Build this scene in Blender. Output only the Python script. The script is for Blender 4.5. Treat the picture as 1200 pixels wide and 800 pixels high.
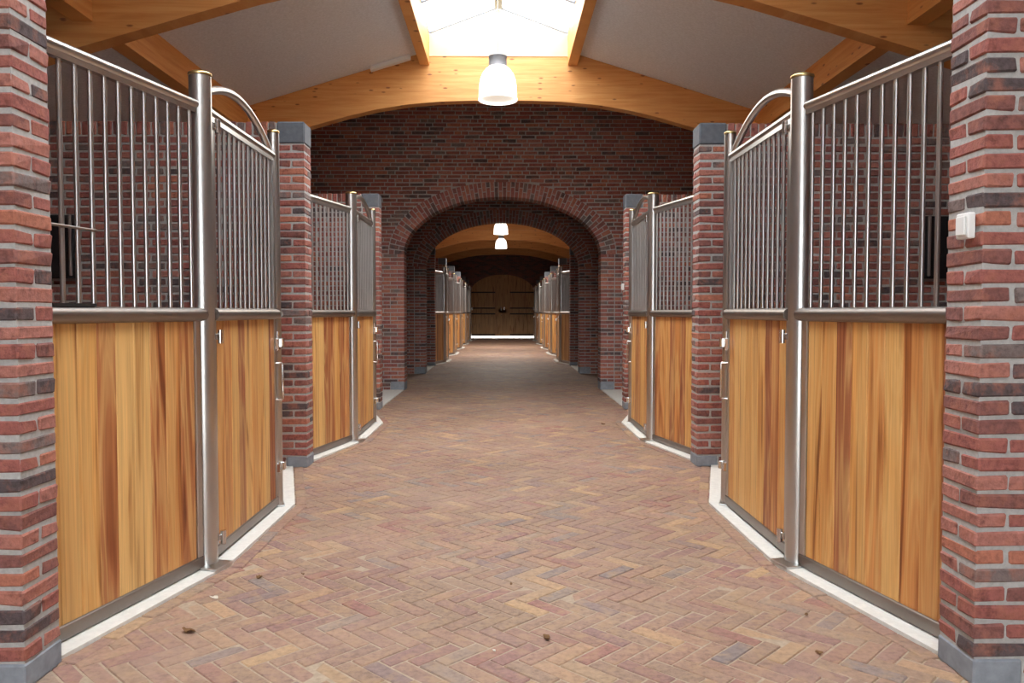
import bpy, bmesh, math, random
from mathutils import Vector, Matrix
random.seed(7)
for o in list(bpy.data.objects): bpy.data.objects.remove(o)
scene = bpy.context.scene
C = scene.collection
PI = math.pi

# ------------------------------------------------------------------ camera
F_PX, CAM_H = 915.0, 1.25
cam_d = bpy.data.cameras.new('camera'); cam = bpy.data.objects.new('camera', cam_d); C.objects.link(cam)
cam_d.sensor_width = 36.0; cam_d.lens = 36.0 * F_PX / 1200.0; cam_d.clip_end = 300
cam.location = (0, 0, CAM_H)
cam.rotation_euler = (math.radians(90 - 2.13), 0, math.radians(-0.69))
scene.camera = cam
# ------------------------------------------------------------------ world: even overcast sky
w = bpy.data.worlds.new('overcast_sky'); scene.world = w; w.use_nodes = True
bg = w.node_tree.nodes['Background']
bg.inputs[0].default_value = (0.95, 0.98, 1.0, 1); bg.inputs[1].default_value = 1.0
vs = scene.view_settings
vs.view_transform = 'Standard'; vs.look = 'None'; vs.gamma = 1.0; vs.use_curve_mapping = False
vs.exposure = 3.1

# ------------------------------------------------------------------ layout (metres; Y runs away from the camera)
XP = 1.575                      # inner face of the brick piers
TW = 0.21                       # thickness of the partition walls
HW = 2.765                      # height of the partition walls
PIERS_NEAR = [2.555, 6.28, 10.03]
PIERS_FAR = [18.2, 21.85, 25.5, 29.15, 32.8, 36.45]
ARCH1, ARCH2, ARCHT = 12.5, 15.9, 0.34
YEND = 38.1
XO = 5.0                        # outer walls
RX = -0.05                      # ridge line
def z_roof(x): return 4.84 - 0.305 * abs(x - RX)
ROOF_Y0 = -5.0
CROSS = (10.19, 18.19)          # the cross passage with its higher flat ceiling
SKY1 = (ROOF_Y0 + 0.31, 10.06)

# ------------------------------------------------------------------ material helpers
def new_mat(name):
    m = bpy.data.materials.new(name); m.use_nodes = True
    nt = m.node_tree
    return m, nt, nt.nodes['Principled BSDF']
def N(nt, t, **kw):
    n = nt.nodes.new(t)
    for k, v in kw.items(): setattr(n, k, v)
    return n
def L(nt, a, b): nt.links.new(a, b)
def ramp(nt, stops, interp='LINEAR'):
    r = N(nt, 'ShaderNodeValToRGB'); cr = r.color_ramp; cr.interpolation = interp
    while len(cr.elements) < len(stops): cr.elements.new(0.5)
    for e, (p, c) in zip(cr.elements, stops): e.position = p; e.color = (*c, 1)
    return r
def srgb(r, g, b):
    f = lambda v: (v / 255 / 12.92) if v / 255 <= 0.04045 else ((v / 255 + 0.055) / 1.055) ** 2.4
    return (f(r), f(g), f(b))
def rnd_socket(nt):
    """a random number for each piece: object random plus island random, wrapped"""
    oi = N(nt, 'ShaderNodeObjectInfo'); ge = N(nt, 'ShaderNodeNewGeometry')
    ad = N(nt, 'ShaderNodeMath', operation='ADD'); fr = N(nt, 'ShaderNodeMath', operation='FRACT')
    L(nt, oi.outputs['Random'], ad.inputs[0]); L(nt, ge.outputs['Random Per Island'], ad.inputs[1])
    L(nt, ad.outputs[0], fr.inputs[0]); return fr.outputs[0]
def mix(nt, a, b, fac, mode='MIX'):
    m = N(nt, 'ShaderNodeMix', data_type='RGBA', blend_type=mode)
    for sock, v in ((m.inputs[0], fac), (m.inputs[6], a), (m.inputs[7], b)):
        if hasattr(v, 'is_linked'): L(nt, v, sock)
        elif isinstance(v, (int, float)): sock.default_value = v
        else: sock.default_value = (*v, 1)
    return m.outputs[2]
def bump(nt, bsdf, h, strength, dist):
    b = N(nt, 'ShaderNodeBump'); b.inputs['Strength'].default_value = strength; b.inputs['Distance'].default_value = dist
    L(nt, h, b.inputs['Height']); L(nt, b.outputs[0], bsdf.inputs['Normal'])
def noise(nt, vec, scale, detail=3.0, rough=0.55, dist=0.0):
    n = N(nt, 'ShaderNodeTexNoise'); n.inputs['Scale'].default_value = scale; n.inputs['Detail'].default_value = detail
    n.inputs['Roughness'].default_value = rough; n.inputs['Distortion'].default_value = dist
    if vec is not None: L(nt, vec, n.inputs['Vector'])
    return n.outputs[0]
def world_pos(nt): return N(nt, 'ShaderNodeNewGeometry').outputs['Position']

def brick_material(name, stops, rough=0.85, mottle=0.35, nscale=45.0, bstr=0.5, interp='CONSTANT', blot=(0.45, 0.40, 0.40), dust=None):
    m, nt, b = new_mat(name)
    r = rnd_socket(nt); cr = ramp(nt, stops, interp); L(nt, r, cr.inputs[0])
    pos = world_pos(nt)
    n1 = noise(nt, pos, nscale, 5, 0.65); n2 = noise(nt, pos, 11.0, 4, 0.65); n3 = noise(nt, pos, 17.0, 4, 0.7)
    r1 = ramp(nt, [(0.32, (0.62, 0.6, 0.6)), (0.5, (1, 1, 1)), (0.68, (1.3, 1.28, 1.26))]); L(nt, n1, r1.inputs[0])
    c = mix(nt, cr.outputs[0], r1.outputs[0], min(1, mottle * 2), 'MULTIPLY')
    r2 = ramp(nt, [(0.48, (0, 0, 0)), (0.66, (1, 1, 1))]); L(nt, n2, r2.inputs[0])
    fac = N(nt, 'ShaderNodeMath', operation='MULTIPLY'); L(nt, r2.outputs[0], fac.inputs[0]); fac.inputs[1].default_value = mottle * 1.3
    c = mix(nt, c, stops[len(stops) // 2][1], fac.outputs[0])
    r3 = ramp(nt, [(0.56, (1, 1, 1)), (0.72, blot)]); L(nt, n3, r3.inputs[0])
    c = mix(nt, c, r3.outputs[0], 1.0, 'MULTIPLY')
    if dust:
        n4 = noise(nt, pos, 1.3, 4, 0.6); r4 = ramp(nt, [(0.42, (0, 0, 0)), (0.68, (0.45, 0.45, 0.45))]); L(nt, n4, r4.inputs[0]); c = mix(nt, c, dust, r4.outputs[0])
        n5 = noise(nt, pos, 0.9, 3, 0.6); r5 = ramp(nt, [(0.35, (0.88, 0.86, 0.84)), (0.62, (1.06, 1.05, 1.04))]); L(nt, n5, r5.inputs[0]); c = mix(nt, c, r5.outputs[0], 1.0, 'MULTIPLY')
    L(nt, c, b.inputs['Base Color']); b.inputs['Roughness'].default_value = rough
    bump(nt, b, n1, bstr, 0.006)
    return m
M = {}
B_RED, B_SAL, B_BRN = srgb(150, 90, 83), srgb(168, 112, 101), srgb(128, 83, 78)
B_DRK, B_GRY, B_ORG = srgb(86, 74, 76), srgb(118, 104, 102), srgb(172, 110, 90)
M['brick'] = brick_material('hand_moulded_brick', [(0.0, B_RED), (0.2, B_SAL), (0.36, B_BRN), (0.52, B_RED), (0.64, B_ORG),
                            (0.72, B_DRK), (0.82, B_SAL), (0.87, B_GRY), (0.94, B_BRN)], bstr=0.8, mottle=0.42)
P1, P2, P3, P4, P5, P6 = (srgb(158, 125, 109), srgb(146, 115, 107), srgb(130, 119, 118), srgb(180, 149, 114), srgb(150, 125, 107), srgb(148, 103, 96))
M['paver'] = brick_material('clay_paver', [(0.0, P1), (0.2, P2), (0.36, P5), (0.52, P1), (0.62, P4), (0.74, P3), (0.86, P6), (0.93, P5)],
                            rough=0.7, mottle=0.4, nscale=38, bstr=0.4, interp='LINEAR', blot=(0.74, 0.71, 0.70), dust=srgb(162, 138, 122))
def plain(name, col, rough=0.6, metal=0.0, nscale=0, namt=0.2, bstr=0.0, bdist=0.002):
    m, nt, b = new_mat(name); b.inputs['Roughness'].default_value = rough; b.inputs['Metallic'].default_value = metal
    if nscale:
        n = noise(nt, world_pos(nt), nscale, 5, 0.6)
        r = ramp(nt, [(0.25, tuple(c * (1 - namt) for c in col)), (0.75, tuple(min(1, c * (1 + namt)) for c in col))]); L(nt, n, r.inputs[0])
        L(nt, r.outputs[0], b.inputs['Base Color'])
        if bstr: bump(nt, b, n, bstr, bdist)
    else: b.inputs['Base Color'].default_value = (*col, 1)
    return m
M['mortar'] = plain('mortar', srgb(174, 174, 173), 0.95, 0, 60, 0.18, 0.4)
M['bed'] = plain('joint_sand', srgb(172, 154, 134), 0.95, 0, 50, 0.2)
M['bluestone'] = plain('bluestone', srgb(136, 143, 152), 0.7, 0, 25, 0.2, 0.2)
M['capstone'] = plain('dark_bluestone', srgb(96, 101, 109), 0.7, 0, 25, 0.2, 0.2)
M['concrete'] = plain('pale_concrete', srgb(222, 220, 214), 0.85, 0, 30, 0.1, 0.15)
M['ground'] = plain('outside_paving', srgb(170, 168, 162), 0.9, 0, 3, 0.1)
M['ceiling'] = plain('ceiling_board', srgb(226, 231, 238), 0.95, 0, 40, 0.12, 0.5, 0.004)
M['white'] = plain('white_plastic', srgb(232, 234, 234), 0.5)
M['grey_plastic'] = plain('grey_housing', srgb(150, 155, 162), 0.45, 0.3)
M['black'] = plain('black_iron', srgb(28, 26, 26), 0.6)
M['dark'] = plain('dark_hatch', srgb(24, 24, 28), 0.5)
M['leaf'] = plain('dry_leaf', srgb(116, 84, 52), 0.9, 0, 80, 0.3)
M['chip'] = plain('pale_chip', srgb(222, 216, 204), 0.9, 0, 80, 0.15)
M['glare_board'] = plain('glare_paled_board', srgb(238, 212, 160), 0.6, 0, 6, 0.06)  # gable timber; the skylight's washed-out glare is put into this paler colour
M['cable'] = plain('cable', srgb(190, 188, 180), 0.6)
def metal(name, col, rough):
    m, nt, b = new_mat(name); b.inputs['Metallic'].default_value = 1.0; b.inputs['Roughness'].default_value = rough
    n = noise(nt, world_pos(nt), 3.0, 3, 0.5)
    r = ramp(nt, [(0.3, tuple(c * 0.9 for c in col)), (0.7, col)]); L(nt, n, r.inputs[0]); L(nt, r.outputs[0], b.inputs['Base Color'])
    return m
M['steel'] = metal('brushed_stainless', (0.62, 0.62, 0.61), 0.31)
M['rail'] = metal('brown_grey_steel', (0.30, 0.27, 0.25), 0.42)
M['chrome'] = metal('polished_steel', (0.75, 0.75, 0.74), 0.16)
M['brass'] = metal('brass', (0.78, 0.62, 0.30), 0.28)

def plank_material(name, a, b_, c_, d):
    m, nt, b = new_mat(name)
    tc = N(nt, 'ShaderNodeTexCoord'); oi = N(nt, 'ShaderNodeObjectInfo')
    off = N(nt, 'ShaderNodeVectorMath', operation='SCALE'); off.inputs[0].default_value = (31, 17, 23); L(nt, oi.outputs['Random'], off.inputs['Scale'])
    ad = N(nt, 'ShaderNodeVectorMath', operation='ADD'); L(nt, tc.outputs['Object'], ad.inputs[0]); L(nt, off.outputs[0], ad.inputs[1])
    mp = N(nt, 'ShaderNodeMapping'); mp.inputs['Scale'].default_value = (20, 6, 0.5); L(nt, ad.outputs[0], mp.inputs[0])
    n1 = noise(nt, mp.outputs[0], 1.0, 4, 0.6, 1.2)
    mp2 = N(nt, 'ShaderNodeMapping'); mp2.inputs['Scale'].default_value = (8, 4, 0.6); L(nt, ad.outputs[0], mp2.inputs[0])
    n2 = noise(nt, mp2.outputs[0], 1.0, 2, 0.5, 2.2)
    mp3 = N(nt, 'ShaderNodeMapping'); mp3.inputs['Scale'].default_value = (160, 40, 2.5); L(nt, ad.outputs[0], mp3.inputs[0])
    n3 = noise(nt, mp3.outputs[0], 1.0, 2, 0.5, 0.2)
    base = ramp(nt, [(0.0, a), (0.4, b_), (0.68, c_), (0.9, d)]); L(nt, oi.outputs['Random'], base.inputs[0])
    r1 = ramp(nt, [(0.27, (0.42, 0.32, 0.26)), (0.40, (0.86, 0.80, 0.75)), (0.62, (1.12, 1.1, 1.05))]); L(nt, n1, r1.inputs[0])
    c = mix(nt, base.outputs[0], r1.outputs[0], 0.8, 'MULTIPLY')
    r2 = ramp(nt, [(0.30, (0, 0, 0)), (0.48, (0.08, 0.08, 0.08)), (0.56, (0.55, 0.55, 0.55)), (0.66, (0.1, 0.1, 0.1))]); L(nt, n2, r2.inputs[0])
    c = mix(nt, c, a, r2.outputs[0])
    r4 = ramp(nt, [(0.28, (0.42, 0.30, 0.24)), (0.36, (0.72, 0.60, 0.52)), (0.45, (1, 1, 1))]); L(nt, n2, r4.inputs[0])
    c = mix(nt, c, r4.outputs[0], 1.0, 'MULTIPLY')
    r3 = ramp(nt, [(0.3, (0.86, 0.84, 0.82)), (0.7, (1.08, 1.08, 1.08))]); L(nt, n3, r3.inputs[0])
    c = mix(nt, c, r3.outputs[0], 1.0, 'MULTIPLY')
    L(nt, c, b.inputs['Base Color']); b.inputs['Roughness'].default_value = 0.5
    bump(nt, b, n3, 0.12, 0.001)
    return m
M['plank'] = plank_material('tropical_plank', srgb(228, 186, 120), srgb(216, 160, 90), srgb(200, 134, 76), srgb(158, 92, 60))
M['doorwood'] = plank_material('old_door_plank', srgb(206, 164, 112), srgb(198, 154, 102), srgb(192, 148, 96), srgb(186, 142, 94))
def glulam():
    m, nt, b = new_mat('pine_glulam')
    pos = world_pos(nt)
    mp = N(nt, 'ShaderNodeMapping'); mp.inputs['Scale'].default_value = (1.6, 1.6, 26); L(nt, pos, mp.inputs[0])
    n1 = noise(nt, mp.outputs[0], 1.0, 4, 0.6, 0.4)
    r1 = ramp(nt, [(0.25, srgb(202, 134, 70)), (0.5, srgb(218, 156, 90)), (0.75, srgb(228, 174, 110))]); L(nt, n1, r1.inputs[0])
    mp2 = N(nt, 'ShaderNodeMapping'); mp2.inputs['Scale'].default_value = (5.5, 5.5, 16); L(nt, pos, mp2.inputs[0])
    v = N(nt, 'ShaderNodeTexVoronoi'); v.inputs['Scale'].default_value = 1.0; L(nt, mp2.outputs[0], v.inputs['Vector'])
    r2 = ramp(nt, [(0.0, (1, 1, 1)), (0.12, (0.75, 0.75, 0.75)), (0.2, (0, 0, 0))]); L(nt, v.outputs['Distance'], r2.inputs[0])
    sep = N(nt, 'ShaderNodeSeparateColor'); L(nt, v.outputs['Color'], sep.inputs[0])
    gt = N(nt, 'ShaderNodeMath', operation='GREATER_THAN'); gt.inputs[1].default_value = 0.6; L(nt, sep.outputs[0], gt.inputs[0])
    mu = N(nt, 'ShaderNodeMath', operation='MULTIPLY'); L(nt, r2.outputs[0], mu.inputs[0]); L(nt, gt.outputs[0], mu.inputs[1])
    c = mix(nt, r1.outputs[0], srgb(122, 62, 32), mu.outputs[0])
    L(nt, c, b.inputs['Base Color']); b.inputs['Roughness'].default_value = 0.5
    return m
M['glulam'] = glulam()
def brick_tex():
    m, nt, b = new_mat('distant_brickwork')
    tc = N(nt, 'ShaderNodeNewGeometry'); sp = N(nt, 'ShaderNodeSeparateXYZ'); L(nt, tc.outputs['Position'], sp.inputs[0])
    ad = N(nt, 'ShaderNodeMath', operation='ADD'); L(nt, sp.outputs[0], ad.inputs[0]); L(nt, sp.outputs[1], ad.inputs[1])
    cb = N(nt, 'ShaderNodeCombineXYZ'); L(nt, ad.outputs[0], cb.inputs[0]); L(nt, sp.outputs[2], cb.inputs[1])
    t = N(nt, 'ShaderNodeTexBrick'); t.inputs['Scale'].default_value = 1.0; t.inputs['Brick Width'].default_value = 0.22
    t.inputs['Row Height'].default_value = 0.0625; t.inputs['Mortar Size'].default_value = 0.006
    t.inputs['Color1'].default_value = (*B_RED, 1); t.inputs['Color2'].default_value = (*B_DRK, 1); t.inputs['Mortar'].default_value = (*srgb(120, 116, 114), 1)
    L(nt, cb.outputs[0], t.inputs['Vector']); L(nt, t.outputs[0], b.inputs['Base Color']); b.inputs['Roughness'].default_value = 0.9
    return m
M['brick_tex'] = brick_tex()
def glazing():
    m = bpy.data.materials.new('clear_glazing'); m.use_nodes = True; nt = m.node_tree; nt.nodes.clear()
    out = N(nt, 'ShaderNodeOutputMaterial'); t = N(nt, 'ShaderNodeBsdfTransparent'); g = N(nt, 'ShaderNodeBsdfGlossy'); mx = N(nt, 'ShaderNodeMixShader')
    t.inputs[0].default_value = (0.93, 0.95, 0.96, 1); g.inputs['Roughness'].default_value = 0.15; mx.inputs[0].default_value = 0.06
    L(nt, t.outputs[0], mx.inputs[1]); L(nt, g.outputs[0], mx.inputs[2]); L(nt, mx.outputs[0], out.inputs[0]); return m
M['glass'] = glazing()
def glow(name, col, s):
    m, nt, b = new_mat(name); b.inputs['Base Color'].default_value = (0.9, 0.9, 0.88, 1)
    b.inputs['Emission Color'].default_value = (*col, 1); b.inputs['Emission Strength'].default_value = s; b.inputs['Roughness'].default_value = 0.3
    return m
M['dome'] = glow('lit_acrylic_dome', (1.0, 0.96, 0.86), 0.32)
M['dome_ring'] = glow('lit_dome_ring', (1.0, 0.90, 0.74), 0.06)

# ------------------------------------------------------------------ mesh helpers
class MB:
    def __init__(s): s.v = []; s.f = []; s.smooth = []
    def add(s, vs_, fs, sm=False):
        n = len(s.v); s.v += [tuple(p) for p in vs_]; s.f += [tuple(i + n for i in f) for f in fs]; s.smooth += [sm] * len(fs); return s
    def box(s, x0, x1, y0, y1, z0, z1):
        if x0 > x1: x0, x1 = x1, x0
        if y0 > y1: y0, y1 = y1, y0
        v = [(x0, y0, z0), (x1, y0, z0), (x1, y1, z0), (x0, y1, z0), (x0, y0, z1), (x1, y0, z1), (x1, y1, z1), (x0, y1, z1)]
        s.add(v, [(0, 3, 2, 1), (4, 5, 6, 7), (0, 1, 5, 4), (1, 2, 6, 5), (2, 3, 7, 6), (3, 0, 4, 7)]); return s
    def bbox(s, x0, x1, y0, y1, z0, z1, b=0.004):
        """box with chamfered edges"""
        if x0 > x1: x0, x1 = x1, x0
        if y0 > y1: y0, y1 = y1, y0
        v, f = chamfer((x1 - x0), (y1 - y0), (z1 - z0), b)
        c = ((x0 + x1) / 2, (y0 + y1) / 2, (z0 + z1) / 2)
        s.add([(p[0] + c[0], p[1] + c[1], p[2] + c[2]) for p in v], f); return s
    def tube(s, path, r, n=12, caps=True, ry=None, up=Vector((0, 0, 1))):
        """tube along a path; r across the path's sideways axis, ry along 'up' (round when left out)"""
        path = [Vector(p) for p in path]; ry = ry or r; rings = []
        for i, p in enumerate(path):
            t = (path[min(i + 1, len(path) - 1)] - path[max(i - 1, 0)]).normalized()
            u = up if abs(t.dot(up)) < 0.95 else Vector((0, 1, 0))
            a = t.cross(u).normalized(); bb = a.cross(t).normalized()
            rings.append([p + a * (r * math.cos(2 * PI * k / n)) + bb * (ry * math.sin(2 * PI * k / n)) for k in range(n)])
        v = [q for rr in rings for q in rr]; f = []
        for i in range(len(rings) - 1):
            for k in range(n):
                k2 = (k + 1) % n; f.append((i * n + k, i * n + k2, (i + 1) * n + k2, (i + 1) * n + k))
        s.add(v, f, True)
        if caps:
            s.add(rings[0], [tuple(range(n))[::-1]]); s.add(rings[-1], [tuple(range(n))])
        return s
    def lathe(s, prof, n=32, c=(0, 0, 0)):
        v = []; f = []
        for r, z in prof:
            for k in range(n): v.append((c[0] + r * math.cos(2 * PI * k / n), c[1] + r * math.sin(2 * PI * k / n), c[2] + z))
        for i in range(len(prof) - 1):
            for k in range(n):
                k2 = (k + 1) % n; f.append((i * n + k, i * n + k2, (i + 1) * n + k2, (i + 1) * n + k))
        s.add(v, f, True); return s
    def prism(s, poly, y0, y1):
        """polygon in (x, z) extruded along y"""
        n = len(poly); v = [(x, y0, z) for x, z in poly] + [(x, y1, z) for x, z in poly]
        s.add(v, [tuple(range(n)), tuple(range(n, 2 * n))[::-1]] + [(i + n, (i + 1) % n + n, (i + 1) % n, i) for i in range(n)]); return s
    def slab(s, poly, z0, z1):
        """polygon in (x, y) extruded along z"""
        n = len(poly); v = [(x, y, z0) for x, y in poly] + [(x, y, z1) for x, y in poly]
        s.add(v, [tuple(range(n))[::-1], tuple(range(n, 2 * n))] + [(i, (i + 1) % n, (i + 1) % n + n, i + n) for i in range(n)]); return s
    def mesh(s, name, mat):
        me = bpy.data.meshes.new(name); me.from_pydata(s.v, [], s.f); me.materials.append(M[mat])
        bm = bmesh.new(); bm.from_mesh(me); bmesh.ops.recalc_face_normals(bm, faces=bm.faces); bm.to_mesh(me); bm.free()
        me.polygons.foreach_set('use_smooth', s.smooth); return me
    def build(s, name, mat, parent=None, loc=None, rotz=0):
        return put(name, s.mesh(name, mat), parent, loc or (0, 0, 0), rotz)
_ch = {}
def chamfer(dx, dy, dz, b, jit=0.0, seed=0):
    key = (round(dx, 4), round(dy, 4), round(dz, 4), b, jit, seed)
    if key not in _ch:
        hx, hy, hz = dx / 2, dy / 2, dz / 2; v = []; idx = {}; rr = random.Random(seed * 7 + 1)
        for sx in (-1, 1):
            for sy in (-1, 1):
                for sz in (-1, 1):
                    j = [rr.uniform(-jit, jit) for _ in range(3)]
                    for ax in range(3):
                        p = [sx * (hx - b), sy * (hy - b), sz * (hz - b)]; p[ax] += (sx, sy, sz)[ax] * b
                        idx[(sx, sy, sz, ax)] = len(v); v.append(tuple(p[i] + j[i] + rr.uniform(-jit, jit) * 0.3 for i in range(3)))
        f = []
        q = [(-1, -1), (1, -1), (1, 1), (-1, 1)]
        def key3(ax, s0, a, b2):
            t = [0, 0, 0]; t[ax] = s0; t[(ax + 1) % 3] = a; t[(ax + 2) % 3] = b2; return tuple(t)
        for ax in range(3):
            for s0 in (-1, 1):
                f.append(tuple(idx[(*key3(ax, s0, a, b2), ax)] for a, b2 in (q if s0 > 0 else q[::-1])))
        for ax in range(3):   # edges parallel to ax
            a1, a2 = (ax + 1) % 3, (ax + 2) % 3
            for s1 in (-1, 1):
                for s2 in (-1, 1):
                    c0 = key3(ax, -1, s1, s2); c1 = key3(ax, 1, s1, s2)
                    f.append((idx[(*c0, a1)], idx[(*c1, a1)], idx[(*c1, a2)], idx[(*c0, a2)]))
        for sx in (-1, 1):
            for sy in (-1, 1):
                for sz in (-1, 1): f.append((idx[(sx, sy, sz, 0)], idx[(sx, sy, sz, 1)], idx[(sx, sy, sz, 2)]))
        _ch[key] = (v, f)
    return _ch[key]
def put(name, me, parent=None, loc=(0, 0, 0), rotz=0):
    o = bpy.data.objects.new(name, me); C.objects.link(o); o.location = loc
    if rotz: o.rotation_euler = (0, 0, rotz)
    if parent: o.parent = parent
    return o
def tag(o, label, cat, group=None, kind=None):
    o['label'] = label; o['category'] = cat
    if group: o['group'] = group
    if kind: o['kind'] = kind
    return o
def thing(name, label, cat, loc=(0, 0, 0), rotz=0, group=None, kind=None):
    o = bpy.data.objects.new(name, None); C.objects.link(o); o.location = loc; o.rotation_euler = (0, 0, rotz); o.empty_display_size = 0.1
    return tag(o, label, cat, group, kind)
_bm = {}
def brick_mesh(dx, dy, dz, mat='brick', bev=0.006, jit=0.0035, nvar=6):
    k = (round(dx, 3), round(dy, 3), round(dz, 3), mat, random.randrange(nvar))
    if k not in _bm:
        mb = MB(); v, f = chamfer(k[0], k[1], k[2], bev, jit, k[4] + 1); mb.add(v, f); _bm[k] = mb.mesh('brick', mat)
    return _bm[k]

ORD = ['nearest', 'second', 'third', 'fourth', 'fifth', 'sixth', 'seventh', 'eighth']
SIDE = {-1: 'left', 1: 'right'}
# ================================================================== STRUCTURE
g = MB().box(-30, 30, -40, 80, -0.2, -0.06).build('ground', 'ground')
tag(g, 'grey paving outside beyond the open ends of the stable', 'ground', kind='structure')

# ---------------------------------------------------------------- roof
def roof():
    for (ya, yb, wh) in ((ROOF_Y0, CROSS[0], 'near'), (CROSS[1], YEND + 0.4, 'far')):
        for sd in (-1, 1):
            xa, xb = RX + sd * 1.004, sd * (XO + 0.4)
            o = MB().prism([(xa, z_roof(xa)), (xb, z_roof(xb)), (xb, z_roof(xb) + 0.14), (xa, z_roof(xa) + 0.14)], ya, yb).build('ceiling', 'ceiling')
            tag(o, 'grey textured board ceiling sloping down over the %s %s stalls' % (wh, SIDE[sd]), 'ceiling', kind='structure')
            if sd < 0 and wh == 'near':
                x0, x1 = -1.66, -1.16
                MB().prism([(x0, z_roof(x0) - 0.005), (x1, z_roof(x1) - 0.005), (x1, z_roof(x1) - 0.06), (x0, z_roof(x0) - 0.06)], 9.95, 10.03).build('white_batten', 'white', o)
    xl, xr = RX - 1.004, RX + 1.004
    o = MB().prism([(xl, z_roof(xl)), (RX, z_roof(RX)), (xr, z_roof(xr)), (xr, z_roof(xr) + 0.14), (RX, z_roof(RX) + 0.14), (xl, z_roof(xl) + 0.14)], CROSS[1], YEND + 0.4).build('ceiling', 'ceiling')
    tag(o, 'dark ridge ceiling towards the far double door', 'ceiling', kind='structure')
    o = MB().box(-XO - 0.4, XO + 0.4, CROSS[0], CROSS[1], 4.82, 4.92).build('ceiling', 'ceiling')
    tag(o, 'dark flat ceiling above the cross passage between the two arches', 'ceiling', kind='structure')
    for y, wh in ((CROSS[0], 'near'), (CROSS[1] - 0.04, 'far')):
        e = XO + 0.4
        o = MB().prism([(-e, z_roof(e) + 0.1), (-0.45, 4.80), (0.35, 4.80), (e, z_roof(e) + 0.1), (e, 4.82), (-e, 4.82)], y, y + 0.04).build('wall_gable', 'glulam')
        tag(o, 'timber gable boarding above the roof beam on the %s side of the passage' % wh, 'wall', kind='structure')
roof()
def skylight(ya, yb, label, n):
    xe, ze, zr = 0.88, 4.80, 5.12
    t = thing('window_%d' % n, label, 'skylight', (RX, ya, 0), kind='structure')
    nb = round((yb - ya) / 0.98); p = (yb - ya) / nb
    for sd in (-1, 1):
        for k in range(nb):
            a, b = k * p + 0.012, (k + 1) * p - 0.012
            MB().add([(0.012 * sd, a, zr), (xe * sd, a, ze), (xe * sd, b, ze), (0.012 * sd, b, zr)], [(0, 1, 2, 3)]).build('pane', 'glass', t)
        for k in range(nb + 1):
            MB().tube([(0, k * p, zr), (xe * sd, k * p, ze)], 0.014, 6, ry=0.022).build('glazing_bar', 'grey_plastic', t)
        MB().box(xe * sd, (xe + 0.03) * sd, 0, yb - ya, ze - 0.03, ze + 0.03).build('eave_bar', 'grey_plastic', t)
    MB().box(-0.05, 0.05, 0, yb - ya, zr - 0.03, zr + 0.05).build('ridge_bar', 'grey_plastic', t)
    for y in (yb - ya - 0.015,):
        MB().prism([(-xe, 4.5), (xe, 4.5), (xe, ze - 0.03), (0, zr - 0.035), (-xe, ze - 0.03)], y, y + 0.03).build('gable_board', 'glare_board', t)
    for i in (0, 1):
        a = 0
    return t
skylight(*SKY1, 'long glazed ridge skylight over the near aisle, glaring white', 1)
# timber purlins
for (ya, yb, sec) in ((ROOF_Y0, ARCH1, 'near'), (ARCH1 + ARCHT, ARCH2, 'mid'), (ARCH2 + ARCHT, YEND, 'far')):
    for sd in (-1, 1):
        lo = {'near': 'above the near stalls', 'mid': 'over the cross passage', 'far': 'beyond the arches'}[sec]
        if sec == 'near':
            s0, s1 = SKY1
            xi, xo = RX + sd * 0.88, RX + sd * 1.0
            o = MB().box(xi, xo, s0, s1, 4.39, 4.79).build('skylight_purlin', 'glulam')
            tag(o, 'pine curb beam along the %s edge of the skylight %s' % (SIDE[sd], lo), 'beam')
        xi, xo = sd * 3.24, sd * 3.40
        o = MB().prism([(xi, 3.55), (xo, 3.55), (xo, z_roof(xo) - 0.002), (xi, z_roof(xi) - 0.002)], ya, yb).build('roof_purlin', 'glulam')
        tag(o, 'brown pine purlin running lengthwise under the %s ceiling %s' % (SIDE[sd], lo), 'beam')
# curved glulam portal beams, one over each pair of piers
BP = [(0, 3.95), (0.4, 3.945), (0.8, 3.93), (1.2, 3.895), (1.6, 3.83), (1.97, 3.745), (2.45, 3.61), (3.36, 3.345), (5.0, 2.86)]
def portal(yc, label):
    top = [(sd * x + 0, z_roof(sd * x) - 0.003) for sd, x in ((1, 5.0), (1, 2.5), (-1, -RX), (-1, 2.5), (-1, 5.0))]
    bot = [(RX * 0 - x, z) for x, z in BP[::-1]] + [(x, z) for x, z in BP[1:]]
    o = MB().prism([(x, z) for x, z in bot] + top, yc - 0.08, yc + 0.08).build('portal_beam', 'glulam')
    tag(o, label, 'beam')
portal(PIERS_NEAR[1] + 0.105, 'curved laminated pine roof beam nearest the camera, cut off at the top')
portal(PIERS_NEAR[2] + 0.105, 'curved laminated pine roof beam behind the near pendant lamp, fully seen')
for i, y in enumerate(PIERS_FAR[:6]):
    portal(y + 0.105, 'curved laminated pine beam in the far stable, %s beyond the second arch' % ['first', 'second', 'third', 'fourth', 'fifth', 'sixth'][i])

# ---------------------------------------------------------------- outer walls
for sd in (-1, 1):
    mb = MB().box(sd * XO, sd * (XO + 0.2), ROOF_Y0, YEND, -0.05, z_roof(XO + 0.2) + 0.05); mb.box(sd * (XO + 0.001), sd * (XO + 0.199), CROSS[0], CROSS[1], 3.2, 4.82)
    o = mb.build('wall_' + SIDE[sd], 'brick_tex')
    tag(o, 'dim outer brick wall behind the %s hand stalls' % SIDE[sd], 'wall', kind='structure')

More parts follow.
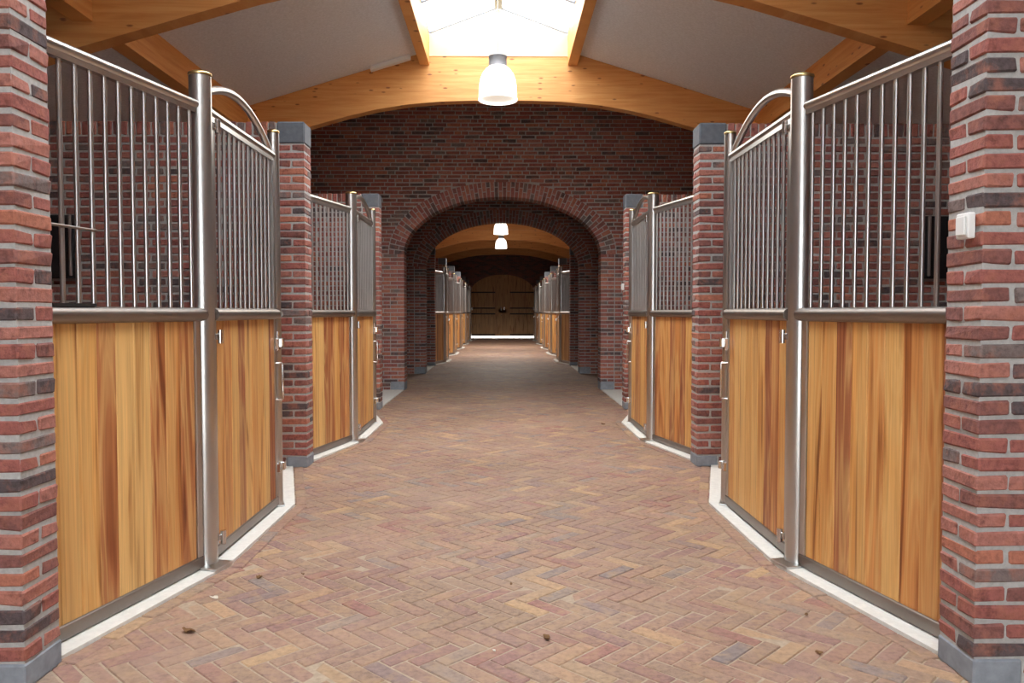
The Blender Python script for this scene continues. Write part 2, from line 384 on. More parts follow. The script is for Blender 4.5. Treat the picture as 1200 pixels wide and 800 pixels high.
# ---------------------------------------------------------------- brick partition walls that end in piers on the aisle
RH = 0.0625
def row_split(x0, x1, rr, prev=None):
    """one course in wild bond: stretchers, headers and closers, joints kept off those of the course below"""
    out = []; x = x0; joints = []; below = prev if prev is not None else []
    while x < x1 - 0.02:
        opts = [0.21, 0.10] if rr.random() < 0.68 else [0.10, 0.21]
        opts += [0.155]
        wd = next((o for o in opts if all(abs(x + o - j) > 0.035 for j in below)), opts[0])
        joints.append(x + wd); out.append((x, min(x + wd, x1))); x += wd + 0.0145
    if prev is not None: prev[:] = joints
    return out
def partition(sd, y0, mode, label, limit=300):
    rr = random.Random(int(y0 * 100) + sd)
    root = MB().box(sd * (XP + 0.005), sd * XO, y0 + 0.005, y0 + TW - 0.005, -0.05, HW - 0.01).build('wall_' + SIDE[sd], 'mortar')
    tag(root, label, 'wall', kind='structure')
    MB().bbox(sd * XP, sd * (XP + 0.165), y0 - 0.004, y0 + TW + 0.004, 0, 0.088, 0.006).build('base_stone', 'bluestone', root)
    MB().bbox(sd * (XP - 0.003), sd * (XP + 0.22), y0 - 0.005, y0 + TW + 0.005, HW - 0.175, HW, 0.012).build('cap_stone', 'capstone', root)
    bricks = []            # (xa, xb, ya, yb, za, zb)
    hb = RH - 0.015; prev = []
    for k in range(42):
        z = k * RH + 0.034; xs = XP
        if z < 0.08: xs = XP + 0.175
        if z + hb > HW - 0.177: xs = XP + 0.23
        if xs == XP:
            if k % 2: bricks += [(XP, XP + 0.21, y0, y0 + 0.1, z, z + hb), (XP, XP + 0.21, y0 + 0.11, y0 + TW, z, z + hb)]; x = XP + 0.2215
            else: bricks.append((XP, XP + 0.10, y0, y0 + TW, z, z + hb)); x = XP + 0.1115
        else: x = xs
        bricks += [(a, b, y0, y0 + TW, z, z + hb) for a, b in row_split(x, XO, rr, prev)]
    z = 42 * RH + 0.032; x = XP + 0.23
    while x < XO - 0.06: bricks.append((x, x + 0.051, y0, y0 + TW, z, HW - 0.004)); x += 0.0615
    def score(b):
        if mode == 0: return b[0] if b[0] < 1.95 else 99
        if mode == 1: return b[0] if b[0] < 1.82 else (b[0] if b[4] > 1.22 and b[0] < 3.9 else 99)
        if mode == 2: return b[0] if b[0] < 1.82 else (b[0] if b[4] > 1.22 and b[0] < 2.7 else 99)
        return 99
    order = sorted(range(len(bricks)), key=lambda i: score(bricks[i]))
    parts = set(i for i in order[:limit] if score(bricks[i]) < 50)
    st = MB()
    for i, (xa, xb, ya, yb, za, zb) in enumerate(bricks):
        pr = rr.uniform(0.0005, 0.004); xc = sd * (xa + xb) / 2
        if i in parts:
            put('brick', brick_mesh(xb - xa, yb - ya, zb - za), root, (xc + rr.uniform(-.0015, .0015) * (xa > XP), (ya + yb) / 2 - pr, (za + zb) / 2))
        elif xa < 3.9 or mode == 3: st.box(sd * xa, sd * xb, ya - pr, yb, za, zb)
        else: st.box(sd * xa, sd * xb, ya - pr, yb, za, zb)
    if st.v: st.build('brickwork', 'brick', root)['kind'] = 'stuff'
    return root
for sd in (-1, 1):
    s = SIDE[sd]
    partition(sd, PIERS_NEAR[0], 0, 'brick pier at the very front on the %s, cut by the picture edge' % s)
    partition(sd, PIERS_NEAR[1], 1, 'brick partition wall and pier between first and second %s stall' % s)
    partition(sd, PIERS_NEAR[2], 2, 'brick partition wall and pier ending the second %s stall' % s)
    for i, y in enumerate(PIERS_FAR):
        partition(sd, y, 3, 'dim brick partition wall with pier on the %s, %s one beyond the arches' % (s, ['first', 'second', 'third', 'fourth', 'fifth', 'sixth'][i]))

# ---------------------------------------------------------------- brick cross walls with an arched opening
AA, AB, ZS = 1.575, 0.92, 2.17; RING = 0.235
def ell(t, off=0.0):
    """point on the arch soffit at angle t (0 = right springing), pushed outwards by off"""
    x, z = AA * math.cos(t), AB * math.sin(t); n = Vector((math.cos(t) / AA, math.sin(t) / AB)).normalized()
    return (x + n.x * off, ZS + z + n.y * off)
def soffit(x, a=AA, b=AB): return ZS + b * math.sqrt(max(0, 1 - (x / a) ** 2)) if abs(x) < a else None
def arch_core(y0, y1, name, mat, label, ztop=None):
    mb = MB(); xs = [-XO, -3.3, -AA - 0.0001] + [-AA * math.cos(PI * k / 48) for k in range(49)] + [AA + 0.0001, 3.3, XO]
    def zl(x): return -0.05 if abs(x) > AA else soffit(x) if abs(x) < AA - 1e-6 else ZS
    def zt(x): return (z_roof(x) + 0.05) if ztop is None else ztop
    for a, b in zip(xs[:-1], xs[1:]):
        if b - a < 1e-3: continue
        inside = abs((a + b) / 2) < AA
        la, lb = (ZS if abs(abs(a) - AA) < 1e-3 else zl(a), ZS if abs(abs(b) - AA) < 1e-3 else zl(b)) if inside else (-0.05, -0.05)
        segs = [(a, la, b, lb)]
        v = [(a, y0, la), (b, y0, lb), (b, y0, zt(b)), (a, y0, zt(a)), (a, y1, la), (b, y1, lb), (b, y1, zt(b)), (a, y1, zt(a))]
        mb.add(v, [(0, 1, 2, 3), (5, 4, 7, 6), (4, 5, 1, 0), (3, 2, 6, 7)])
    for sd in (-1, 1):
        mb.add([(sd * AA, y0, -0.05), (sd * AA, y1, -0.05), (sd * AA, y1, ZS), (sd * AA, y0, ZS)], [(0, 1, 2, 3)])
    o = mb.build(name, mat); tag(o, label, 'wall', kind='structure'); return o
def arch_wall(y0, name, label, nparts, xlim, zlim, vous_parts):
    rr = random.Random(int(y0 * 10)); y1 = y0 + ARCHT; hb = RH - 0.015
    root = arch_core(y0 + 0.003, y1 - 0.003, name, 'mortar', label, 4.819)
    for sd in (-1, 1): MB().bbox(sd * (AA - 0.004), sd * (AA + 0.22), y0 - 0.006, y1 + 0.006, 0, 0.15, 0.01).build('base_stone', 'bluestone', root)
    bricks = []; pv = {-1: [], 1: [], 0: []}
    k = 0
    while k * RH < 4.75:
        z = k * RH + 0.005; zc = z + hb / 2; k += 1
        if zc < ZS: xin = AA
        else:
            q = (zc - ZS) / (AB + RING + 0.016); xin = 0 if q >= 1 else (AA + RING + 0.016) * math.sqrt(1 - q * q)
        def fit(a, b): return True
        lim = xlim
        if zc < 0.15: xin = AA + 0.23
        if xin == 0:
            for a, b in row_split(-lim - rr.uniform(0, 0.2), lim, rr, pv[0]):
                if fit(a, b): bricks.append((a, b, z, False))
        else:
            for sd in (-1, 1):
                st = xin; jamb = zc < ZS
                if jamb and k % 2: bricks.append(tuple(sorted((sd * xin, sd * (xin + 0.10)))) + (z, True)); st = xin + 0.1115
                elif jamb: bricks.append(tuple(sorted((sd * xin, sd * (xin + 0.21)))) + (z, True)); st = xin + 0.2215
                for a, b in row_split(st, lim, rr, pv[sd]):
                    if b - a > 0.03 and fit(a, b): bricks.append(tuple(sorted((sd * a, sd * b))) + (z, False))
    order = sorted((i for i in range(len(bricks)) if bricks[i][1] - bricks[i][0] > 0.2), key=lambda i: abs(bricks[i][0] + bricks[i][1]) / 2 * 0.9 + abs(bricks[i][2] - 3.0))
    parts = set(order[:nparts]); stf = MB()
    for i, (a, b, z, jamb) in enumerate(bricks):
        pr = rr.uniform(0.001, 0.005); ya, yb = y0 - pr, (y1 if jamb else y0 + 0.1)
        if jamb:
            if a > 0: a -= 0.004
            else: b += 0.004
        if i in parts: put('brick', brick_mesh(b - a, yb - ya - 0.0, hb), root, ((a + b) / 2, (ya + yb) / 2, z + hb / 2))
        else: stf.box(a, b, ya, yb, z, z + hb)
    stf.build('brickwork', 'brick', root)['kind'] = 'stuff'
    # voussoirs: two alternating rings of bricks on edge around the soffit
    ts = [0.0]; n = 2000; arc = 0; pts = [ell(PI * i / n) for i in range(n + 1)]; cum = [0]
    for i in range(n): cum.append(cum[-1] + math.dist(pts[i], pts[i + 1]))
    nv = round(cum[-1] / 0.0625); vst = MB()
    def t_at(sv):
        lo = 0
        import bisect
        j = min(n - 1, max(0, bisect.bisect_left(cum, sv) - 1)); u = (sv - cum[j]) / (cum[j + 1] - cum[j]); return PI * (j + u) / n
    for k in range(nv):
        s0, s1 = cum[-1] * k / nv + 0.0065, cum[-1] * (k + 1) / nv - 0.0065; ta, tb = t_at(s0), t_at(s1)
        h = 0.145 if k % 2 else 0.08
        for a, b in ((-0.004, h), (h + 0.013, RING)):
            p = [ell(ta, a), ell(tb, a), ell(tb, b), ell(ta, b)]; pr = rr.uniform(0.002, 0.006)
            if vous_parts: MB().prism(p, y0 - pr, y1).build('voussoir', 'brick', root)
            else: vst.prism(p, y0 - pr, y1)
    if vst.v: vst.build('voussoirs', 'brick', root)['kind'] = 'stuff'
    return root
arch_wall(ARCH1, 'wall_front', 'tall brick cross wall with a wide arched opening, nearer of two', 300, 3.5, 4.4, True)
arch_wall(ARCH2, 'wall_back', 'dark brick cross wall with matching arch behind the first one', 60, 2.2, 3.6, False)
arch_core(ROOF_Y0, ROOF_Y0 + 0.3, 'wall_rear', 'brick_tex', 'unseen brick rear wall behind the camera, its entrance arch sized to limit the light')  # unseen wall added behind the camera, its opening narrows the incoming light
arch_core(YEND, YEND + 0.3, 'wall_end', 'brick_tex', 'dark end wall around the far arched double door')
# niche walls between the last piers and the cross walls
for sd in (-1, 1):
    for (a, b, wh) in ((PIERS_NEAR[2] + TW, ARCH1, 'near'), (ARCH2 + ARCHT, PIERS_FAR[0], 'far')):
        o = MB().box(sd * 2.6, sd * 2.8, a + 0.005, b - 0.005, -0.05, HW).build('wall_' + SIDE[sd], 'brick_tex')
        tag(o, 'brick niche wall set back on the %s just %s the arches' % (SIDE[sd], 'before' if wh == 'near' else 'beyond'), 'wall', kind='structure')

# ---------------------------------------------------------------- stall layout in each bay (distances from the bay's own pier)
XM, XL = 1.452, 1.450            # hinge post, latch post
DM, DL = 1.255, 2.445           # their distance from the front of the bay's pier
def bay_points(y0, y1):
    sc_ = (y1 - y0) / 3.725
    ym, yl = y0 + DM * sc_, y0 + DL * sc_
    return (XM + 0.24 * (ym - (y0 + TW)), y0 + TW), (XM, ym), (XL, yl), (1.87, y1)
BAYS = [(PIERS_NEAR[0], PIERS_NEAR[1]), (PIERS_NEAR[1], PIERS_NEAR[2])] + list(zip(PIERS_FAR[:-1], PIERS_FAR[1:]))

# ---------------------------------------------------------------- concrete kerbs
KZ = 0.014
nk = 0
edge_lines = []                 # outer kerb edges, for the paver border
for sd in (-1, 1):
    for bi, (y0, y1) in enumerate(BAYS):
        p0, pm, pl, p1 = bay_points(y0, y1); nk += 1; e = 0.105
        outer = [(p0[0] - e * 1.03, y0 + TW + 0.002), (pm[0] - e, pm[1] - 0.01), (pl[0] - e, pl[1] + 0.03), (1.69, y1 - 0.006)]
        poly = [(sd * x, y) for x, y in outer] + [(sd * 2.05, y1 - 0.006), (sd * 2.05, y0 + TW + 0.002)]
        o = MB().slab(poly, -0.05, KZ).build('trim_%d' % nk, 'concrete')
        tag(o, 'pale concrete kerb under the %s stall front on the %s' % (ORD[bi], SIDE[sd]), 'kerb', kind='structure')
        edge_lines.append((sd, outer))
    for (a, b, ws) in ((PIERS_NEAR[2] + TW, ARCH1, 'before'), (ARCH2 + ARCHT, PIERS_FAR[0], 'beyond')):
        nk += 1
        o = MB().box(sd * 1.59, sd * 2.6, a + 0.002, b - 0.002, -0.05, KZ).build('trim_%d' % nk, 'concrete')
        tag(o, 'white concrete slab in the niche on the %s just %s the arches' % (SIDE[sd], ws), 'kerb', kind='structure')

# ---------------------------------------------------------------- herringbone floor
floor = MB().box(-4.9, 4.9, ROOF_Y0, YEND + 0.3, -0.06, -0.004).build('floor', 'bed')
tag(floor, 'worn herringbone clay paver floor of the stable aisle', 'floor', kind='structure')
def aisle_half(y):
    """half width of the paved aisle at depth y"""
    for y0, y1 in BAYS:
        if y0 + TW <= y < y1:
            p0, pm, pl, p1 = bay_points(y0, y1); e = 0.105
            pts = [(p0[0] - e, y0 + TW), (pm[0] - e, pm[1]), (pl[0] - e, pl[1]), (1.69, y1)]
            for (xa, ya), (xb, yb) in zip(pts[:-1], pts[1:]):
                if ya <= y <= yb: return xa + (xb - xa) * (y - ya) / (yb - ya)
    return 1.6
PW, PN = 0.0705, 3              # paver pitch across, length in widths
pav = []
cs = math.cos(-PI / 4); sn = math.sin(-PI / 4); seen = set()
R_ = int(42 / PW)
for ix in range(-R_, R_):
    for iy in range(-R_, R_):
        k = (ix - iy) % (2 * PN)
        if k == 0: x0, y0, x1, y1 = ix, iy, ix + PN, iy + 1; hor = True
        elif k == 2 * PN - 1: x0, y0, x1, y1 = ix, iy, ix + 1, iy + PN; hor = False
        else: continue
        cx, cy = (x0 + x1) / 2 * PW, (y0 + y1) / 2 * PW
        X, Y = cx * cs - cy * sn, cx * sn + cy * cs + 0.03
        if Y < 1.4 or Y > YEND + 0.25 or abs(X) > 2.35: continue
        if abs(X) > aisle_half(Y) + 0.03 and not (ARCH1 + ARCHT < Y < ARCH2): continue
        pav.append((X, Y, hor))
rp = random.Random(3)
def in_view(X, Y): return Y > 2.62 and abs(X) / Y < 0.66
vis = sorted((i for i, p in enumerate(pav) if in_view(p[0], p[1])), key=lambda i: pav[i][1])
parts = set(vis[:300])
PL_, PWD, PT = PW * PN - 0.005, PW - 0.005, 0.05
pm_ = []
for i in range(5):
    mb = MB(); v, f = chamfer(PL_, PWD, PT, 0.0035, 0.0014, i + 40); mb.add(v, f); pm_.append(mb.mesh('paver', 'paver'))
bulk = MB()
for i, (X, Y, hor) in enumerate(pav):
    ang = (-PI / 4 if hor else PI / 4) + rp.uniform(-0.012, 0.012); dz = rp.uniform(-0.003, 0.001)
    if i in parts:
        o = put('paver', pm_[rp.randrange(5)], floor, (X, Y, dz - PT / 2), ang)
        o.rotation_euler = (rp.uniform(-.012, .012), rp.uniform(-.006, .006), ang)
    else:
        c, s = math.cos(ang), math.sin(ang); hx, hy = PL_ / 2, PWD / 2; b = 0.003
        tl = rp.uniform(-.01, .01)
        lo = [(-hx, -hy), (hx, -hy), (hx, hy), (-hx, hy)]; hi = [(-hx + b, -hy + b), (hx - b, -hy + b), (hx - b, hy - b), (-hx + b, hy - b)]
        v = [(X + a * c - d * s, Y + a * s + d * c, dz - 0.02) for a, d in lo] + [(X + a * c - d * s, Y + a * s + d * c, dz - 0.003 + d * tl) for a, d in lo] + [(X + a * c - d * s, Y + a * s + d * c, dz + d * tl) for a, d in hi]
        fs = [(8, 9, 10, 11)] + [(j, (j + 1) % 4, (j + 1) % 4 + 4, j + 4) for j in range(4)] + [(j + 4, (j + 1) % 4 + 4, (j + 1) % 4 + 8, j + 8) for j in range(4)]
        bulk.add(v, fs)
bulk.build('pavers', 'paver', floor)['kind'] = 'stuff'
# border course along the kerbs
bm_ = []
for i in range(4):
    mb = MB(); v, f = chamfer(0.205, 0.066, PT, 0.0035, 0.0014, i + 60); mb.add(v, f); bm_.append(mb.mesh('border_paver', 'paver'))
far_b = MB()
for sd, outer in edge_lines:
    for (xa, ya), (xb, yb) in zip(outer[:-1], outer[1:]):
        ln = math.dist((xa, ya), (xb, yb)); n = max(1, round(ln / 0.211)); ux, uy = (xb - xa) / ln, (yb - ya) / ln
        for k in range(n):
            d = (k + 0.5) * ln / n; x = xa + ux * d - 0.041 * uy; y = ya + uy * d + 0.041 * ux
            X, ang = sd * x, math.atan2(uy, sd * ux)
            if y < 11: 
                o = put('border_paver', bm_[k % 4], floor, (X, y, 0.005 - PT / 2 + rp.uniform(-.001, .001)), ang)
            else:
                c, s = math.cos(ang), math.sin(ang)
                v = [(X + a * c - b * s, y + a * s + b * c, z) for z in (-0.02, 0.005) for a, b in ((-.1, -.033), (.1, -.033), (.1, .033), (-.1, .033))]
                far_b.add(v, [(4, 5, 6, 7), (0, 1, 5, 4), (1, 2, 6, 5), (2, 3, 7, 6), (3, 0, 4, 7)])
far_b.build('border_pavers', 'paver', floor)['kind'] = 'stuff'

# ---------------------------------------------------------------- far double door
GAP = 0.10; DB = 1.0
def far_leaf(sd, n):
    t = thing('door_%d' % n, 'brown plank leaf of the far arched double door, %s leaf' % SIDE[sd], 'door', (0, YEND + 0.02, 0), kind='structure')
    npl = 13; wd = (AA - 0.008) / npl
    for k in range(npl):
        a, b = 0.008 + k * wd, 0.008 + (k + 1) * wd - 0.006
        za, zb = (ZS + DB * math.sqrt(max(0, 1 - (x / 1.58) ** 2)) - 0.02 for x in (a, b))
        MB().prism([(sd * a, GAP), (sd * b, GAP), (sd * b, zb), (sd * a, za)], 0.02, 0.06).build('plank', 'doorwood', t)
    pts = [(sd * x, ZS + DB * math.sqrt(max(0, 1 - (x / 1.58) ** 2)) - 0.03) for x in [0.0 + (AA - 0.004) * i / 16 for i in range(17)]]
    MB().prism([(0, GAP)] + pts + [(sd * (AA - 0.004), GAP)], 0.061, 0.075).build('backing', 'doorwood', t)
    for z in (2.23, 1.46, 1.18, 0.17):
        MB().box(sd * 0.36, sd * 1.52, -0.002, 0.018, z - 0.03, z + 0.03).build('strap_hinge', 'black', t)
    MB().box(sd * 0.01, sd * 0.20, 0.0, 0.018, 0.22, 2.9).build('meeting_stile', 'doorwood', t)
    MB().box(sd * 0.01, sd * 1.5, 0.0, 0.018, 1.22, 1.42).build('lock_rail', 'doorwood', t)
    MB().tube([(sd * 0.08, -0.03, 1.36), (sd * 0.08, -0.03, 1.52)], 0.02, 8).build('door_handle', 'chrome', t)
    MB().box(sd * 1.47, sd * 1.52, -0.02, 0.0, 1.36, 1.50).build('hinge_plate', 'chrome', t)
    if sd < 0: MB().lathe([(0, 0.03), (0.03, 0.02), (0.03, -0.02), (0, -0.03)], 10, (-0.06, -0.02, 1.12)).build('knob', 'chrome', t)
far_leaf(-1, 1); far_leaf(1, 2)

# ================================================================== STALL FRONTS
ZR, ZT, ZP = 1.24, 2.225, 2.39  # middle rail, top rail, post top
_shared = {}
def shared(key, fn, name, mat):
    if key not in _shared: _shared[key] = fn().mesh(name, mat)
    return _shared[key]
def plank_mesh(wd, z0, z1):
    return shared(('plank', round(wd, 4)), lambda: MB().bbox(-wd / 2, wd / 2, -0.014, 0.014, z0, z1, 0.0038), 'plank', 'plank')
def bar_mesh(): return shared('bar', lambda: MB().tube([(0, 0, ZR), (0, 0, ZT)], 0.0098, 10, caps=False), 'bar', 'steel')
def post(t, a, r, plate=True):
    p = put('post', shared(('post', r), lambda: MB().tube([(0, 0, KZ), (0, 0, ZP - 0.01)], r, 24), 'post', 'steel'), t, (a, 0, 0))
    put('post_cap', shared(('cap', r), lambda: MB().lathe([(0, 0.012), (r * 0.8, 0.011), (r * 1.06, 0.004), (r * 1.08, -0.004), (r * 1.03, -0.008)], 24, (0, 0, ZP)), 'post_cap', 'brass'), p)
    return p
def lower(t, a0, a1, sgn, pw=0.106):
    """bottom channel, stiles, planks, bars and rails between a0 and a1"""
    MB().bbox(a0, a1, -0.024, 0.024, KZ + 0.004, 0.076, 0.004).build('bottom_channel', 'rail', t)
    for a in (a0, a1 - 0.042): MB().bbox(a, a + 0.042, -0.022, 0.022, 0.076, ZR - 0.01, 0.004).build('stile', 'steel', t)
    p0, p1 = a0 + 0.043, a1 - 0.043; n = max(1, round((p1 - p0) / pw)); wd = (p1 - p0) / n
    for k in range(n): put('plank', plank_mesh(wd, 0.072, ZR - 0.005), t, (p0 + (k + 0.5) * wd, 0, 0))
def bars(t, a0, a1):
    n = max(1, round((a1 - a0) / 0.078)); p = (a1 - a0) / n
    for k in range(n): put('bar', bar_mesh(), t, (a0 + (k + 0.5) * p, 0, 0))
def rails(t, a0, a1, sgn, door=False):
    MB().tube([(a0, sgn * 0.012, ZR), (a1, sgn * 0.012, ZR)], 0.038, 16, ry=0.033).build('middle_rail', 'rail', t)
    r = MB().tube([(a0, 0, ZT + 0.012), (a1, 0, ZT + 0.012)], 0.024, 14); r.box(a0, a1, -0.015, 0.015, ZT - 0.03, ZT + 0.0); r.build('top_rail', 'steel', t)
def frame2(P, Q):
    u = Vector((Q[0] - P[0], Q[1] - P[1])); ln = u.length; return math.atan2(u.y, u.x), ln
def stall(sd, bi, y0, y1):
    p0, pm, pl, p1 = [(sd * x, y) for x, y in bay_points(y0, y1)]; s = SIDE[sd]; sgn = 1 if sd > 0 else -1
    # fixed panel with the hinge post
    ang, ln = frame2(p0, pm)
    if bi < 2: lab = ['fixed stall panel with hinge post on the %s, beside the front brick pier', 'fixed stall panel with hinge post on the %s, second along, behind middle pier'][bi] % s
    else: lab = 'fixed stall panel with hinge post on the %s, %s beyond the arches' % (s, ['first', 'second', 'third', 'fourth', 'fifth'][bi - 2])
    t = thing('stall_panel', lab, 'stall panel', (p0[0], p0[1], 0), ang, 'fixed stall panels')
    lower(t, 0.005, ln - 0.055, sgn); bars(t, 0.01, ln - 0.05); rails(t, 0.004, ln - 0.03, sgn); p = post(t, ln, 0.052)
    put('base_plate', shared('plate', lambda: MB().bbox(-0.07, 0.07, -0.06, 0.06, KZ, KZ + 0.012, 0.003), 'base_plate', 'steel'), p, (-0.02, sgn * 0.05, 0))
    if bi == 0 and sd < 0:
        MB().tube([(0.10, sgn * 0.012, 1.575), (0.36, sgn * 0.016, 1.572)], 0.006, 8).build('latch_rod', 'rail', t)
        MB().box(0.06, 0.34, -0.03, 0.03, 1.272, 1.285).build('hatch_ledge', 'black', t)
    # door
    ang, ln = frame2(pm, pl)
    if bi < 2: lab = ['barred stall door on the %s nearest the camera, orange planks below', 'barred stall door on the %s, second along, past the middle pier'][bi] % s
    else: lab = 'barred stall door on the %s, %s beyond the arches' % (s, ['first', 'second', 'third', 'fourth', 'fifth'][bi - 2])
    t = thing('stall_door', lab, 'stall door', (pm[0], pm[1], 0), ang, 'stall doors')
    a0, a1 = 0.080, ln - 0.042
    MB().bbox(a0, a1, -0.024, 0.024, KZ + 0.012, 0.08, 0.004).build('bottom_channel', 'rail', t)
    for a in (a0, a1 - 0.036): MB().bbox(a, a + 0.036, -0.02, 0.02, 0.08, ZT - 0.02, 0.004).build('stile', 'steel', t)
    q0, q1 = a0 + 0.037, a1 - 0.037; n = round((q1 - q0) / 0.106); wd = (q1 - q0) / n
    for k in range(n): put('plank', plank_mesh(wd, 0.076, ZR - 0.005), t, (q0 + (k + 0.5) * wd, 0, 0))
    bars(t, q0, q1); rails(t, a0, a1, sgn)
    pts = [(a0 - 0.014 + (a1 - a0 - 0.018) * u, 0, 2.235 + 0.185 * (math.sin(PI * (0.13 + 0.87 * u))) ** 0.8 if u < 1 else 2.235) for u in [i / 18 for i in range(19)]]
    MB().tube(pts, 0.021, 12).build('arch_tube', 'steel', t)
    for z in (0.125, 1.13, 2.165):
        h = MB().bbox(a0 - 0.018, a0 + 0.026, -0.03, 0.042, z - 0.016, z + 0.016, 0.003) if sgn > 0 else MB().bbox(a0 - 0.018, a0 + 0.026, -0.042, 0.03, z - 0.016, z + 0.016, 0.003)
        h.tube([(a0 + 0.006, sgn * 0.05, z - 0.034), (a0 + 0.006, sgn * 0.05, z + 0.034)], 0.014, 10)
        h.build('hinge', 'chrome', t)
    hd = MB().tube([(a1 - 0.018, sgn * 0.018, 0.93), (a1 - 0.010, sgn * 0.056, 0.93), (a1 - 0.010, sgn * 0.06, 0.92), (a1 - 0.010, sgn * 0.06, 0.71), (a1 - 0.010, sgn * 0.056, 0.70), (a1 - 0.018, sgn * 0.018, 0.70)], 0.006, 8)
    hd.build('handle', 'chrome', t)
    for z, hh in ((1.05, 0.035), (0.265, 0.03)):
        lt = MB().bbox(a1 - 0.03, a1 + 0.012, sgn * 0.02, sgn * 0.042, z - hh, z + hh, 0.003)
        lt.bbox(a1 + 0.004, a1 + 0.03, sgn * 0.034, sgn * 0.062, z - hh * 0.6, z + hh * 1.1, 0.004)
        lb = lt.build('latch', 'chrome', t)
        if z > 1: up = lb
    MB().tube([(a1 - 0.012, sgn * 0.028, 1.01), (a1 - 0.012, sgn * 0.028, 1.13)], 0.006, 8).build('latch_bolt', 'chrome', up)
    # fixed panel with the latch post, turned away towards the next pier
    ang, ln = frame2(pl, p1)
    if bi < 2: lab = ['slim latch post and hidden panel on the %s, in front of the middle pier', 'slim latch post and hidden panel on the %s, before the arched wall'][bi] % s
    else: lab = 'slim latch post with turned away panel on the %s, %s beyond the arches' % (s, ['first', 'second', 'third', 'fourth', 'fifth'][bi - 2])
    t = thing('latch_panel', lab, 'stall panel', (pl[0], pl[1], 0), ang, 'latch post panels')
    lower(t, 0.042, ln - 0.012, sgn); bars(t, 0.042, ln - 0.012); rails(t, 0.02, ln - 0.012, sgn); p = post(t, 0, 0.036)
    MB().bbox(-0.06, 0.06, -0.045, 0.045, KZ, KZ + 0.008, 0.002).build('base_plate', 'steel', p)
for sd in (-1, 1):
    for bi, (y0, y1) in enumerate(BAYS): stall(sd, bi, y0, y1)

# ================================================================== SMALL THINGS
def lamp(y, label, power):
    t = thing('pendant_lamp', label, 'lamp', (RX, y, 3.54), group='pendant lamps')
    d = MB().lathe([(0.205, 0.0), (0.206, 0.04), (0.203, 0.13), (0.191, 0.21), (0.168, 0.27), (0.132, 0.318), (0.098, 0.345)], 40); d = d.build('dome', 'dome', t)
    MB().lathe([(0.196, 0.012), (0.207, 0.012), (0.212, 0.004), (0.210, -0.008), (0.196, -0.008), (0.196, 0.012)], 40).build('rim', 'dome', d)
    MB().lathe([(0.0, 0.012), (0.19, 0.010)], 40).build('lens', 'dome_ring', d)
    MB().lathe([(0.0, 0.335), (0.1, 0.34), (0.097, 0.35), (0.095, 0.445), (0.10, 0.448), (0.10, 0.46), (0.0, 0.464)], 32).build('housing', 'grey_plastic', t)
    MB().lathe([(0.022, 0.464), (0.022, 0.485), (0.0, 0.488)], 12).build('cord_grip', 'white', t)
    ld = bpy.data.lights.new('lamp_light', 'SPOT'); ld.energy = power; ld.spot_size = math.radians(165); ld.spot_blend = 0.35; ld.shadow_soft_size = 0.18; ld.color = (1.0, 0.95, 0.87)
    lo = bpy.data.objects.new('lamp_light', ld); C.objects.link(lo); lo.parent = t; lo.location = (0, 0, -0.02)
    top = (5.09 if SKY1[0] < y < SKY1[1] else z_roof(RX)) - 3.54
    MB().tube([(0, 0, 0.48), (0, 0, top)], 0.0045, 6).build('cord', 'cable', t)
lamp(8.5, 'glowing dome pendant lamp in the middle under the skylight', 25)
lamp(22.9, 'glowing pendant lamp seen through the arches, upper of two', 75)
lamp(28.0, 'glowing pendant lamp seen through the arches, lower of two', 85)

def sensor(x, y, z, sd, label, k=1.0):
    t = thing('sensor_box', label, 'sensor', (x, y, z), group='white sensor boxes')
    MB().bbox(0, -sd * 0.026 * k, -0.036 * k, 0.036 * k, -0.043 * k, 0.043 * k, 0.004).build('housing', 'white', t)
    MB().bbox(-sd * 0.026 * k, -sd * 0.034 * k, -0.026 * k, 0.026 * k, -0.032 * k, 0.032 * k, 0.003).build('cover', 'white', t)
sensor(XP - 0.003, 2.622, 1.54, 1, 'white sensor box on the brick pier at the right picture edge')
sensor(XP - 0.003, 10.12, 1.58, 1, 'small white sensor box on the far right pier beside the arch')

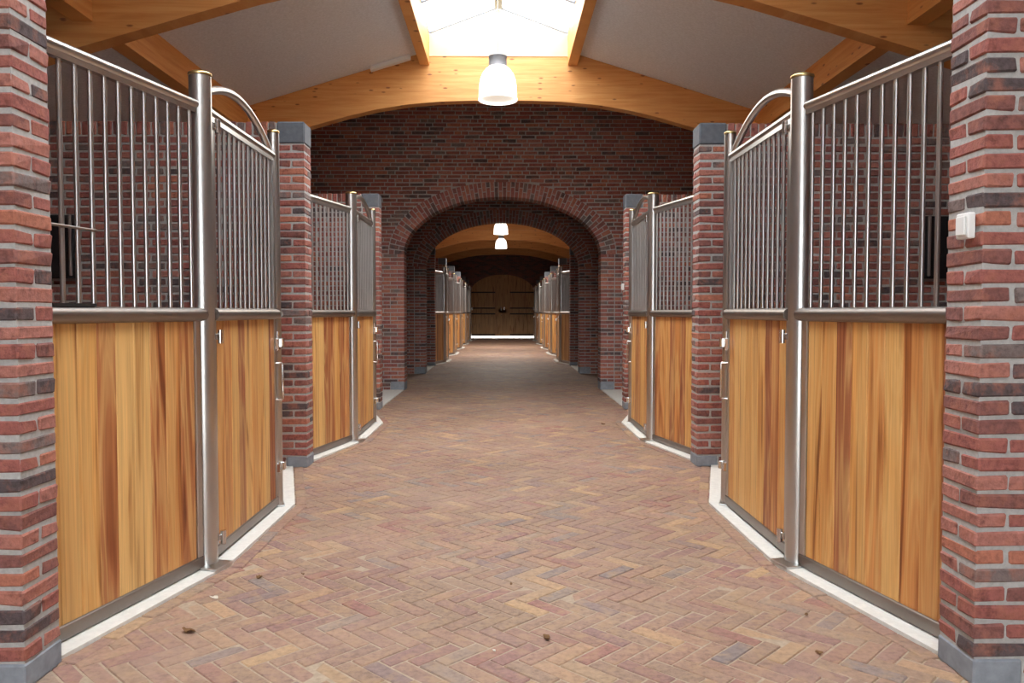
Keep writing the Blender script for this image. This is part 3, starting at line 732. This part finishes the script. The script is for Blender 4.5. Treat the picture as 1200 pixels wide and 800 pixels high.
for sd in (-1, 1):
    t = thing('wall_hatch', 'dark wall hatch with steel edge inside the nearest %s stall' % SIDE[sd], 'hatch', (sd * 3.52, PIERS_NEAR[1] - 0.004, 1.52), group='stall wall hatches')
    MB().bbox(-0.14, 0.14, -0.03, 0, 0, 0.5, 0.004).build('panel', 'dark', t)
    MB().bbox(-sd * 0.115, -sd * 0.095, -0.055, -0.03, 0.02, 0.5, 0.004).build('edge_rail', 'steel', t)
    MB().box(-0.16, 0.16, -0.04, 0.0, -0.02, 0.0).build('ledge', 'rail', t)

def ground_at(px, py):
    d = Vector(((px - 600) / F_PX, (400 - py) / F_PX, -1.0)); d = cam.rotation_euler.to_matrix() @ d
    s = (0.004 - CAM_H) / d.z; return CAM_H * 0 + d.x * s, d.y * s
rl = random.Random(5)
for px, py, sz, mt, lab in [(304, 676, .022, 'leaf', 'curled brown leaf bit on the pavers near the left hinge post'), (222, 739, .03, 'leaf', 'larger brown leaf bit on the pavers at lower left'),
        (355, 672, .010, 'leaf', 'tiny brown crumb on the pavers right of the left curled leaf'), (251, 700, .022, 'chip', 'pale chip on the pavers at lower left'),
        (641, 747, .020, 'leaf', 'brown leaf crumb on the pavers at the lower middle'), (599, 684, .010, 'leaf', 'dark crumb on the pavers above the middle leaf crumb'),
        (945, 720, .012, 'leaf', 'small brown crumb on the pavers near the right kerb'), (960, 764, .020, 'leaf', 'brown leaf bit on the pavers at lower right'),
        (579, 762, .008, 'chip', 'tiny white chip on the pavers at the bottom middle'), (707, 497, .03, 'leaf', 'small dark leaf far down the aisle on the right')]:
    X, Y = ground_at(px, py); mb = MB(); n = 9
    ring = [(sz * (0.7 + 0.5 * rl.random()) * math.cos(2 * PI * k / n), sz * 0.6 * (0.7 + 0.5 * rl.random()) * math.sin(2 * PI * k / n), 0.004 + sz * 0.5 * rl.random()) for k in range(n)]
    v = [(0, 0, 0.006)] + ring + [(x * .95, y * .95, z - 0.0035) for x, y, z in ring] + [(0, 0, 0.0025)]
    f = [(0, 1 + k, 1 + (k + 1) % n) for k in range(n)] + [(2 * n + 1, 1 + n + (k + 1) % n, 1 + n + k) for k in range(n)] + [(1 + k, 1 + n + k, 1 + n + (k + 1) % n, 1 + (k + 1) % n) for k in range(n)]
    mb.add(v, f); o = mb.build('dry_leaf' if mt == 'leaf' else 'pale_chip', mt, None, (X, Y, 0.0), rl.uniform(0, 6)); tag(o, lab, 'leaf' if mt == 'leaf' else 'chip')
